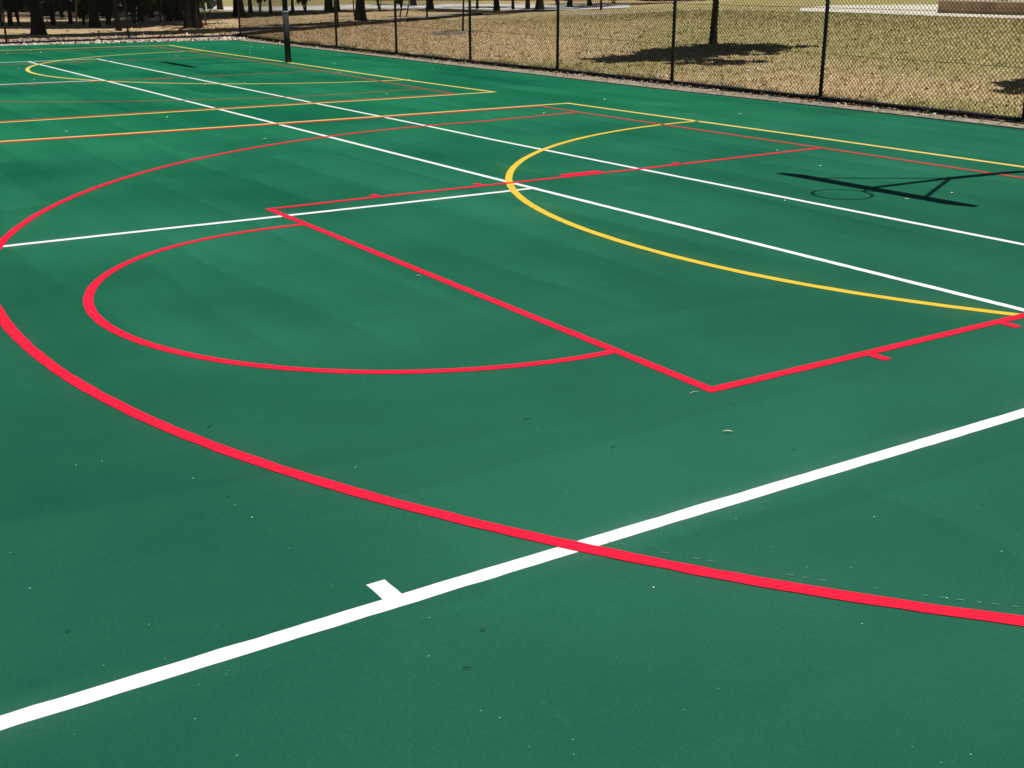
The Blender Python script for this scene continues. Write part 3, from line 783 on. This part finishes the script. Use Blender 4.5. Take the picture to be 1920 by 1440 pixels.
T(20, 47, 7, 9, [(10, 50, 6.8, 1.9), (60, 51, 6.6, 1.5), (25, 45, 7.2, 2.4), (-40, 46, 7, 2.6), (100, 44, 7, 2.2)], 'thin dark trunk among the shrubs at the far left, added for its shade', n=2200, seed=29)  # this tree and the next three added so their crowns shade the ground
T(203, 46, 6, 9, [(190, 51, 6.6, 1.3), (240, 50, 6.4, 1.4), (150, 51.5, 6.8, 1.4), (290, 48, 6.4, 1.3), (200, 42, 7, 2.6), (330, 45, 6.6, 1.6)], 'thin dark trunk behind the slim leaning trunk, added for its shade', n=2600, seed=30)
T(285, 34, 7, 9, [(180, 33, 7, 3.2), (240, 30, 7, 3.2), (310, 30, 7.4, 3.0), (330, 34, 7, 2.6)], 'dark trunk deep in the shade left of the dark pair, added for its shade', n=2600, seed=31)
T(470, 24, 7, 9, [(400, 32, 6.2, 1.8), (440, 29.5, 6.4, 2.0), (480, 28.5, 6.4, 2.0), (520, 27, 6.4, 2.0), (560, 24.5, 6.6, 1.8), (390, 25.5, 6.6, 2.2)], 'dark trunk in the deep shade right of the broad trunk, added for its shade', n=3200, seed=32)

# the single tree on the lawn with its pool of shade
X, R, z = at(1336, 82)
tr = [(1150, 113, 3.6, .50, .35), (1195, 109, 3.8, .65, .4), (1245, 103, 4.0, .8, .5), (1290, 98, 4.4, .85, .5), (1330, 94, 4.6, .8, .5), (1375, 93, 4.4, .8, .5), (1400, 87, 4.2, .6, .4),
      (1430, 99, 3.9, .35, .3), (1465, 92, 4.0, .45, .3), (1300, 116, 3.6, .45, .3), (1350, 118, 3.8, .42, .3), (1395, 116, 3.7, .35, .3), (1240, 110, 3.7, .55, .35), (1260, 95, 4.6, .5, .4)]
tree('tree', (X, R, z), 12.5 / 2 / FPX * depth_of(X, R, z), 3.6, [shade(*s[:3], s[3] * 1.35, s[4] * 1.4) for s in tr], M_LEAFM, M_BARKG,
     'lone slim tree on the lawn above its pool of shade', None, 2600, .13, lean=(-.3, .2), seed=40, flare=1.35)
X, R, z = at(2005, 150)
tree('tree', (X, R, z), .09, 3.4, [shade(1965, 160, 3.4, .55, .4), shade(1925, 158, 3.5, .45, .35), shade(1900, 172, 3.3, .25, .2), shade(2040, 150, 3.6, .7, .4)], M_LEAFM, M_BARKG,
     'small tree just right of view whose shade reaches the last fence post', None, 1500, .11, seed=41, flare=1.3)

# saplings
SAP = 'young saplings beyond the fence'
def sapling(u, v, wpx, h, crown, lab, mat=M_LEAFY, bark=M_BARKP, n=260, ls=.07, lean=(0, 0), seed=1):
    X, R, z = at(u, v); d = depth_of(X, R, z); r0 = wpx / 2 / FPX * d
    B = [(X + cx, R + cr, cz, rr, rz) for cx, cr, cz, rr, rz in crown]
    return tree('sapling', (X, R, z), r0, h, B, mat, bark, lab, SAP, n, ls, lean, seed, 1.15, 'sapling')
sapling(144, 53, 3.2, 3.2, [(.2, .3, 1.4, .35, .3), (0, 0, 2.6, .6, .6), (.2, -.2, 3.2, .6, .5)], 'tall pale stemmed sapling right of the stout left trunk', seed=51, lean=(-.1, -.25), n=420)
sapling(169, 50.5, 3.0, 3.0, [(.1, -.25, 1.1, .30, .3), (.0, -.5, 1.3, .3, .25), (0, 0, 2.4, .6, .5)], 'pale stemmed leafy sapling left of the straight dark trunk', seed=52, lean=(.0, -.25), n=420)
sapling(301, 43, 2.2, 2.6, [(0, -.25, 1.05, .32, .35), (0, -.4, .75, .28, .25), (0, -.1, 1.6, .5, .5)], 'yellow green leafy sapling with pale stem', seed=53, lean=(0, -.35), n=620)
sapling(386, 48, 2.6, 2.8, [(0, .1, 1.2, .22, .3), (0, -.1, .9, .2, .3), (0, 0, 2.2, .5, .5)], 'bent twiggy sapling just right of the thickest trunk', seed=54, n=340)
sapling(104, 45, 2.0, 2.4, [(0, 0, 1.4, .35, .4), (0, 0, 2.2, .5, .4)], 'spindly sapling beside the stout left trunk', seed=55, n=300, mat=M_LEAFM)
sapling(634, 53.5, 3.4, 4.0, [(0, 0, 3.6, .5, .4), (.2, .3, 4.0, .5, .4)], 'thin dark sapling next to a fence post at the gravel path', bark=M_BARK, seed=56, n=240)
sapling(664, 31, 2.4, 4.0, [(0, 0, 3.8, .6, .5)], 'thin dark stem left of the isolated trunk', bark=M_BARK, seed=57, n=240)
sapling(750, 31, 2.2, 2.6, [(0, .1, 1.5, .3, .4), (0, 0, 2.4, .5, .4)], 'left of two leaning thin stems behind the fence post', bark=M_BARK, seed=58, n=260, mat=M_LEAFM, lean=(-.1, -.5))
sapling(762, 31.5, 2.2, 2.6, [(0, .1, 1.5, .3, .4), (0, 0, 2.4, .5, .4)], 'right of two leaning thin stems behind the fence post', bark=M_BARK, seed=59, n=260, mat=M_LEAFM, lean=(-.1, -.6))
sapling(801, 34.5, 3.2, 3.6, [(0, 0, 3.4, .5, .4)], 'thin dark sapling at the end of the gravel path', bark=M_BARK, seed=60, n=220)
sapling(868, 58.5, 3.6, 3.2, [shade(845, 62.5, 2.6, .32, .25)[:2] + (2.6, .3, .2)] and [(-.55, -.35, 2.6, .28, .2), (-.2, -.1, 3.0, .3, .2)], 'thin dark sapling in a ring of grey mulch on the tan lawn', bark=M_BARK, seed=61, n=200, mat=M_LEAFM, lean=(.05, -.1))
sapling(1127, 19.5, 4.2, 3.2, [(0, 0, 2.8, .4, .3), (.1, .1, 3.2, .4, .3)], 'dark stemmed sapling with pale mulch on the crest', bark=M_BARK, seed=62, n=220, mat=M_LEAFM)

# mulch patches under two saplings and the lone tree
def patch(u, v, rx, rr, lab, mat):
    X, R, z = at(u, v); V = [(X, -R, z + .05)]; m = 26
    for i in range(m):
        a = 2 * PI * i / m; k_ = 1 + .18 * math.sin(3 * a + u) + rng.uniform(-.1, .1)
        x = X + rx * k_ * math.cos(a); r = R + rr * k_ * math.sin(a); V.append((x, -r, float(zt(x, r)) + .012))
    o = mk('mulch', V, [(0, 1 + i, 1 + (i + 1) % m) for i in range(m)], mat)
    if o.data.polygons[0].normal.z < 0: o.data.flip_normals()
    tag(o, lab, 'mulch'); return o
M_MULCH = gravel('grey_mulch', (0.20, 0.18, 0.16), (0.36, 0.33, 0.30), (0.03, 0.03, 0.03), 12.0)
M_MULCHP = gravel('bleached_mulch', (0.42, 0.38, 0.34), (0.6, 0.56, 0.5), (0.1, 0.08, 0.06), 10.0)
patch(851, 62, .8, .8, 'grey mulch ring under the thin sapling on the tan lawn', M_MULCH)
patch(1108, 27, 1.6, 1.1, 'bleached mulch patch under the sapling on the crest', M_MULCHP)

# shrubs and the wood behind
def shrub(u, v, wpx, hpx, mat, lab, n=900, seed=1, lift=0.0, group='shrubs among the trees', ls=.085):
    X, R, z = at(u, v); d = depth_of(X, R, z); wv = wpx / FPX * d; hv = hpx / FPX * d
    root = empty('shrub', X, R, z); tag(root, lab, 'shrub', group)
    r_ = random.Random(seed); g = Geo(); B = []
    for i in range(6):
        a = r_.uniform(0, 2 * PI); rr = wv * .28 * r_.uniform(.3, 1.1)
        tx, ty, tz = rr * math.cos(a), rr * math.sin(a), hv * r_.uniform(.45 + lift * .3, .8)
        g.tube([(tx * .15, ty * .15, -.05), (tx * .6, ty * .6, tz * .5), (tx, ty, tz)], [.028, .02, .008], 6)
        B.append((tx, ty, tz, wv * .27, wv * .27, hv * (.30 if lift else .42)))
    g.build('stem', M_BARK, root)
    C = clump_points(B, n, seed); C[:, 2] = np.abs(C[:, 2]) + .02
    V, F = leaf_cloud(C, ls, seed); mk_np('foliage', V, F, mat, root)
    return root
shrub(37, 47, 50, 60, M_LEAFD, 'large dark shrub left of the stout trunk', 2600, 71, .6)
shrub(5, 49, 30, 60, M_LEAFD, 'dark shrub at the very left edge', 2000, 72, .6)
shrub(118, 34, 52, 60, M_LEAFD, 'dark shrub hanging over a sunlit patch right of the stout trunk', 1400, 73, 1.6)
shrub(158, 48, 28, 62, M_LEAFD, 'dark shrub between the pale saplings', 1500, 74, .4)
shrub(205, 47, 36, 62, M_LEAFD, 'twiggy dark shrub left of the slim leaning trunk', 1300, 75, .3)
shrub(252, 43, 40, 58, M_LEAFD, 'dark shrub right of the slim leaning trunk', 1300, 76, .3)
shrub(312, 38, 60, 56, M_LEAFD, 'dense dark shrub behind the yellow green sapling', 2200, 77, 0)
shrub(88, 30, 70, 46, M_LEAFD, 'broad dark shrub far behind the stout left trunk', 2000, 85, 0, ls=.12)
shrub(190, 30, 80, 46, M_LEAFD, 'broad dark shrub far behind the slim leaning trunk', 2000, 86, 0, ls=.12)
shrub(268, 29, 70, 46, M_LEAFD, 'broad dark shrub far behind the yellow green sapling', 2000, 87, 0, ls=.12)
shrub(488, 22, 30, 40, M_LEAFM, 'olive shrub left of the hoop pole', 420, 78, .3)
shrub(573, 22, 36, 40, M_LEAFM, 'olive shrub right of the hoop pole', 700, 79, .2)
shrub(712, 18, 50, 40, M_LEAFM, 'wispy olive shrub behind the isolated trunk', 520, 80, .1)
shrub(752, 16, 34, 40, M_LEAFM, 'wispy olive shrub behind the two leaning stems', 380, 81, .1)
shrub(1045, 9, 46, 40, M_LEAFD, 'dark shrub beyond the crest, left of three', 900, 82, .1, ls=.14)
shrub(1150, 6, 70, 40, M_LEAFD, 'dark shrub beyond the crest, middle of three', 1100, 83, .1, ls=.16)
shrub(1225, 2, 70, 40, M_LEAFD, 'dark shrub beyond the crest, right of three', 1100, 84, .1, ls=.16)

def wood(us, v, h, n, mat, lab, seed, ls=.4):
    P = [at(u_, v) for u_ in us]; r_ = np.random.default_rng(seed)
    t = r_.uniform(0, len(P) - 1, n); i = t.astype(int); f = t - i
    P = np.array(P); c = P[i] * (1 - f)[:, None] + P[np.minimum(i + 1, len(P) - 1)] * f[:, None]
    dep = r_.uniform(0, 7, n)
    C = np.c_[c[:, 0] + hd[0] * dep, -c[:, 1] + hd[1] * dep, c[:, 2] + h * r_.uniform(0, 1, n) ** .8 * (.75 + .25 * np.sin(t * 9) * np.sin(t * 23))]
    V, F = leaf_cloud(C, ls, seed); o = mk_np('woodland', V, F, mat)
    tag(o, lab, 'woodland', kind='stuff'); return o
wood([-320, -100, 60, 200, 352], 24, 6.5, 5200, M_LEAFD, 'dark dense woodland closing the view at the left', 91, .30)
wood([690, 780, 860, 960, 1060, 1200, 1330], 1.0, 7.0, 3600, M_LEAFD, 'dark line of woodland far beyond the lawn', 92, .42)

# ------------------------------------------------------------------ block wall at the top right
a0 = at(1757, 25.5); a1 = at(1920, 30.5)
dx, dr = a1[0] - a0[0], a1[1] - a0[1]; L = math.hypot(dx, dr); ex = (dx / L, -dr / L)
ang = math.atan2(ex[1], ex[0]); d0 = depth_of(*a0)
hw = 21.5 / FPX * d0
root = empty('block_wall', a0[0], a0[1], a0[2] + .01, ang)
tag(root, 'low brown block wall with a pale cap beside the footpath', 'wall')
LW = L * 1.9; nrm = 1 if (math.cos(ang + PI / 2) * FWD[0] + math.sin(ang + PI / 2) * FWD[1]) > 0 else -1
g = Geo(); nb = int(LW / .42)
for row in range(2):
    for i in range(nb):
        x0 = i * LW / nb; g.box((x0 + LW / nb / 2 + (0.0), nrm * .16, hw * (.25 + .5 * row)), (LW / nb - .004, .32 + .004 * ((i * 7 + row) % 3), hw / 2 - .006), .008)
g.build('block_course', M_BLOCK, root)
Geo().box((LW / 2, nrm * .16, hw / 2), (LW - .02, .28, hw - .01)).build('core', M_TIMBER, root)
Geo().box((LW / 2, nrm * .16, hw + .03), (LW + .04, .38, .055), .01).build('cap', M_CONC, root)
b0 = at(1877, 28.8); s0 = (b0[0] - a0[0]) * ex[0] - (b0[1] - a0[1]) * ex[1]
bagp = (a0[0] + ex[0] * s0 - ex[1] * 0 * nrm, 0)
rootb = empty('bag', a0[0] + ex[0] * s0 + math.cos(ang + PI / 2) * nrm * .16, -(-a0[1] + ex[1] * s0 + math.sin(ang + PI / 2) * nrm * .16), a0[2] + .01 + hw + .058, ang)
tag(rootb, 'navy bag resting on the cap of the brown block wall', 'bag')
Geo().box((0, 0, .16), (.38, .26, .32), .05).build('bag_body', M_NAVY, rootb)
Geo().tube([(-.11, 0, .30), (-.10, 0, .42), (0, 0, .47), (.10, 0, .42), (.11, 0, .30)], .014, 8).build('handle', M_NAVY, rootb, True)

# ------------------------------------------------------------------ litter and grass
def wedge(n, r_lo, r_hi, x_lo, x_hi):
    x = rng.uniform(x_lo, x_hi, n); r = rng.uniform(r_lo, r_hi, n); return x, r
def vis(x, r, z, mar=40):
    d = np.c_[x, -r, z] - CAM; zc = d @ FWD; uu = 960 + FPX * (d @ RGT) / zc; vv = 720 - FPX * (d @ UPV) / zc
    return (zc > 1) & (uu > -mar) & (uu < 1920 + mar) & (vv > -mar) & (vv < 1440)
def litter(name, x, r, size, mat, lab, lift=.02, tilt=.35, zf=None):
    z = zt(x, r) if zf is None else zf(x, r); k_ = vis(x, r, z); x, r, z = x[k_], r[k_], z[k_]
    V, F = quads(np.c_[x, -r, z + lift * rng.uniform(.4, 1.2, len(x))], size * rng.uniform(.55, 1.5, len(x)), tilt, .5)
    o = mk_np(name, V, F, mat); tag(o, lab, 'leaf litter', kind='stuff'); return o
x, r = wedge(6500, 11.9, 34, 1, 44)
litter('leaf_litter', x, r, .034, M_LITP, 'pale dry leaves scattered over the lawn')
x, r = wedge(5200, 11.9, 34, 1, 46)
litter('leaf_litter', x, r, .036, M_LITB, 'brown dry leaves scattered over the lawn')
x, r = wedge(1500, 5, 24, 33.5, 52)
litter('leaf_litter', x, r, .05, M_LITP, 'pale fallen leaves on the ground under the trees')
# drifts along the fence foot and in the gravel
x = rng.uniform(0, 31, 900); r = 11.62 + np.abs(rng.normal(0, .14, 900))
litter('leaf_litter', x, r, .028, M_LITP, 'pale leaves caught along the foot of the right fence', .05, .5)
x = rng.uniform(0, 31, 2400); r = 11.22 + rng.normal(0, .16, 2400)
litter('leaf_litter', x, r, .020, M_LITB, 'brown leaves and bark in the gravel strip', .045, .4)
x = rng.uniform(30.35, 33.0, 2000); r = rng.uniform(1.5, 11.9, 2000); k_ = x > np.interp(r, [2, 5.2, 8.45, 11.7], [31.5, 31.45, 31.85, 32.0])
litter('leaf_litter', x[k_], r[k_], .05, M_LITK, 'pinkish grey leaf drift along the far fence', .05, .5)
x = rng.uniform(29.9, 30.5, 800); r = rng.uniform(2.5, 11.2, 800); k_ = x > np.interp(r, [2.5, 4.8, 8.8, 10.7], [30.45, 30.32, 30.05, 29.62])
litter('leaf_litter', x[k_], r[k_], .05, M_LITP, 'white line of leaves against the far edge of the court', .05, .5)

def blades(n, r_lo, r_hi, x_lo, x_hi, hgt, mat, lab, keep=None):
    x, r = wedge(n, r_lo, r_hi, x_lo, x_hi); z = zt(x, r); k_ = vis(x, r, z)
    if keep is not None: k_ &= keep(x, r)
    x, r, z = x[k_], r[k_], z[k_]; m = len(x)
    a = rng.uniform(0, 2 * PI, m); wv = rng.uniform(.006, .014, m); h = hgt * rng.uniform(.5, 1.4, m)
    b = np.c_[x, -r, z]; t = np.c_[np.cos(a), np.sin(a), np.zeros(m)] * wv[:, None]
    tip = b + np.c_[rng.normal(0, .03, m), rng.normal(0, .03, m), h]
    V = np.stack([b - t, b + t, tip], 1).reshape(-1, 3); o = mk_np('grass', V, np.arange(3 * m).reshape(m, 3), mat)
    tag(o, lab, 'grass', kind='stuff'); return o
blades(90000, 11.8, 30, 1, 40, .05, M_BLADE, 'short straw coloured grass on the lawn', lambda x, r: gfield(x, r) < rng.uniform(.2, 1.0, len(x)))
blades(60000, 11.8, 30, 1, 34, .05, M_BLADEG, 'short green grass tufts in the lawn', lambda x, r: gfield(x, r) > rng.uniform(.25, 1.0, len(x)))

xx = rng.uniform(0, 31, 16000); rr = np.interp(xx, [p_[0] for p_ in rf], [p_[1] for p_ in rf]) + np.abs(rng.normal(.02, .10, 16000)) * (.4 + np.abs(np.sin(xx * 1.7)))
zz = zt(xx, rr); kk_ = vis(xx, rr, zz) & (np.sin(xx * 2.9) + np.sin(xx * 7.3 + 1) > -.3); xx, rr, zz = xx[kk_], rr[kk_], zz[kk_]; mm = len(xx)
an = rng.uniform(0, 2 * PI, mm); tt = np.c_[np.cos(an), np.sin(an), np.zeros(mm)] * rng.uniform(.003, .007, mm)[:, None]; bb_ = np.c_[xx, -rr, zz]
V = np.stack([bb_ - tt, bb_ + tt, bb_ + np.c_[rng.normal(0, .04, mm), rng.normal(0, .04, mm), rng.uniform(.03, .14, mm)]], 1).reshape(-1, 3)
tag(mk_np('grass', V, np.arange(3 * mm).reshape(mm, 3), M_BLADEG), 'ragged longer grass growing through the foot of the right fence', 'grass', kind='stuff')
x = rng.uniform(0, 31, 420); r = 11.36 + rng.normal(0, .12, 420)
litter('leaf_litter', x, r, .026, M_LITP, 'pale leaves and bark flakes lying on the gravel strip', .03, .5)

# ------------------------------------------------------------------ single leaves and twigs lying on the court
def leaf_mesh(seed, wd=.30):
    r_ = random.Random(seed); V = []; F = []; m = 7
    for i in range(m):
        t = i / (m - 1); w_ = wd * math.sin(PI * min(1, t * .94 + .03)) ** .8 * .5; c = .10 * math.sin(PI * t) + .04 * r_.random()
        bend = .12 * math.sin(2.2 * t + seed)
        V += [(t - .5, -w_ + bend, c + .10 * w_ / wd), (t - .5, bend, c * .5), (t - .5, w_ + bend, c + .12 * w_ / wd)]
    for i in range(m - 1):
        b = i * 3; F += [(b, b + 3, b + 4, b + 1), (b + 1, b + 4, b + 5, b + 2)]
    return V, F
def sc_leaf(meshes, u, v, px, lab, grp, cat, aspect=1.0, name='leaf'):
    X, R = on_court(u, v); d = depth_of(X, R); s = px / FPX * d
    me = random.choice(meshes)
    o = bpy.data.objects.new(name, me); COL.objects.link(o)
    o.location = (X, -R, .006); o.scale = (s, s * aspect, s * .8); o.rotation_euler = (0, 0, random.uniform(0, 6.28) if aspect == 1.0 else math.atan2(RGT[1], RGT[0]) + random.uniform(-.3, .3))
    tag(o, lab, cat, grp); return o
LM = []
for s in range(5):
    V, F = leaf_mesh(s, .42 if s % 2 else .6); o = mk('leaf', V, F, M_LEAFW); LM.append(o.data); bpy.data.objects.remove(o)
pix = []
for a_, b_ in [(45,302),(120,270),(235,298),(175,286),(680,270),(718,245),(825,248),(660,294),(945,315),(985,313),(1000,318),(1020,295),(1145,268),(1410,245),(1408,265),(1408,282),(1478,270),(1410,298),(1275,378),(105,390),(190,450),(935,662),(1490,785),(378,742),(1880,360),(1905,410),(1160,477),(1375,467)]:
    pix.append((a_ / 3, b_ / 3))
for a_, b_ in [(405,313),(490,344),(380,360),(405,410),(622,435),(930,387),(678,530),(1015,485),(1902,562),(1563,640),(313,290)]: pix.append((500 + a_ / 3, b_ / 3))
for a_, b_ in [(643,690),(225,787),(1577,792),(1857,714)]: pix.append((960 + a_ / 3.692, b_ / 3.692))
for a_, b_ in [(268,107),(505,42),(485,318),(733,410),(535,611),(1238,603),(1502,566)]: pix.append((1300 + a_ / 3.097, 180 + b_ / 3.097))
big = {21: 6.5, 34: 7, 36: 6, 37: 8, 2: 7}
for i, (u, v) in enumerate(pix):
    px = big.get(i, 4.6 if v < 130 else (7.5 if v > 230 else 6))
    sc_leaf(LM, u, v, px, 'small bleached leaf lying on the green court', 'fallen leaves on the court', 'leaf')
V, F = leaf_mesh(11, .22); o = mk('leaf', V, F, M_LITP); LMs = [o.data]; bpy.data.objects.remove(o)
sc_leaf(LMs, 1364, 812, 20, 'curled tan leaf on the court right of the key corner', None, 'leaf', .9)
sc_leaf(LMs, 785, 519, 11, 'pale curled leaf touching the red free throw line', None, 'leaf', .9)
def twig(u0, v0, u1, v1, rad, mat, lab, grp=None):
    a = on_court(u0, v0); b = on_court(u1, v1); m_ = ((a[0] + b[0]) / 2 + .004, (a[1] + b[1]) / 2 - .003)
    g = Geo().tube([(a[0], -a[1], .003 + rad), (m_[0], -m_[1], .006 + rad), (b[0], -b[1], .003 + rad)], [rad * .7, rad, rad * .5], 6)
    o = g.build('twig', mat); tag(o, lab, 'twig', grp); return o
twig(1293, 740, 1311, 735.5, .0016, M_LITP, 'pale straw beside the near corner of the red lane')
TW = 'dark twigs on the court'
for q in [(125, 1188, 134, 1184), (389, 804, 400, 800), (981, 788, 994, 787.5), (1147, 842, 1153, 839), (902, 1186, 910, 1184), (426, 936, 432, 933), (1486, 846, 1493, 845), (434, 294, 441, 292), (868, 1256, 884, 1255)]:
    twig(*q, .0014, M_TWIG, 'tiny dark twig lying on the green court', TW)
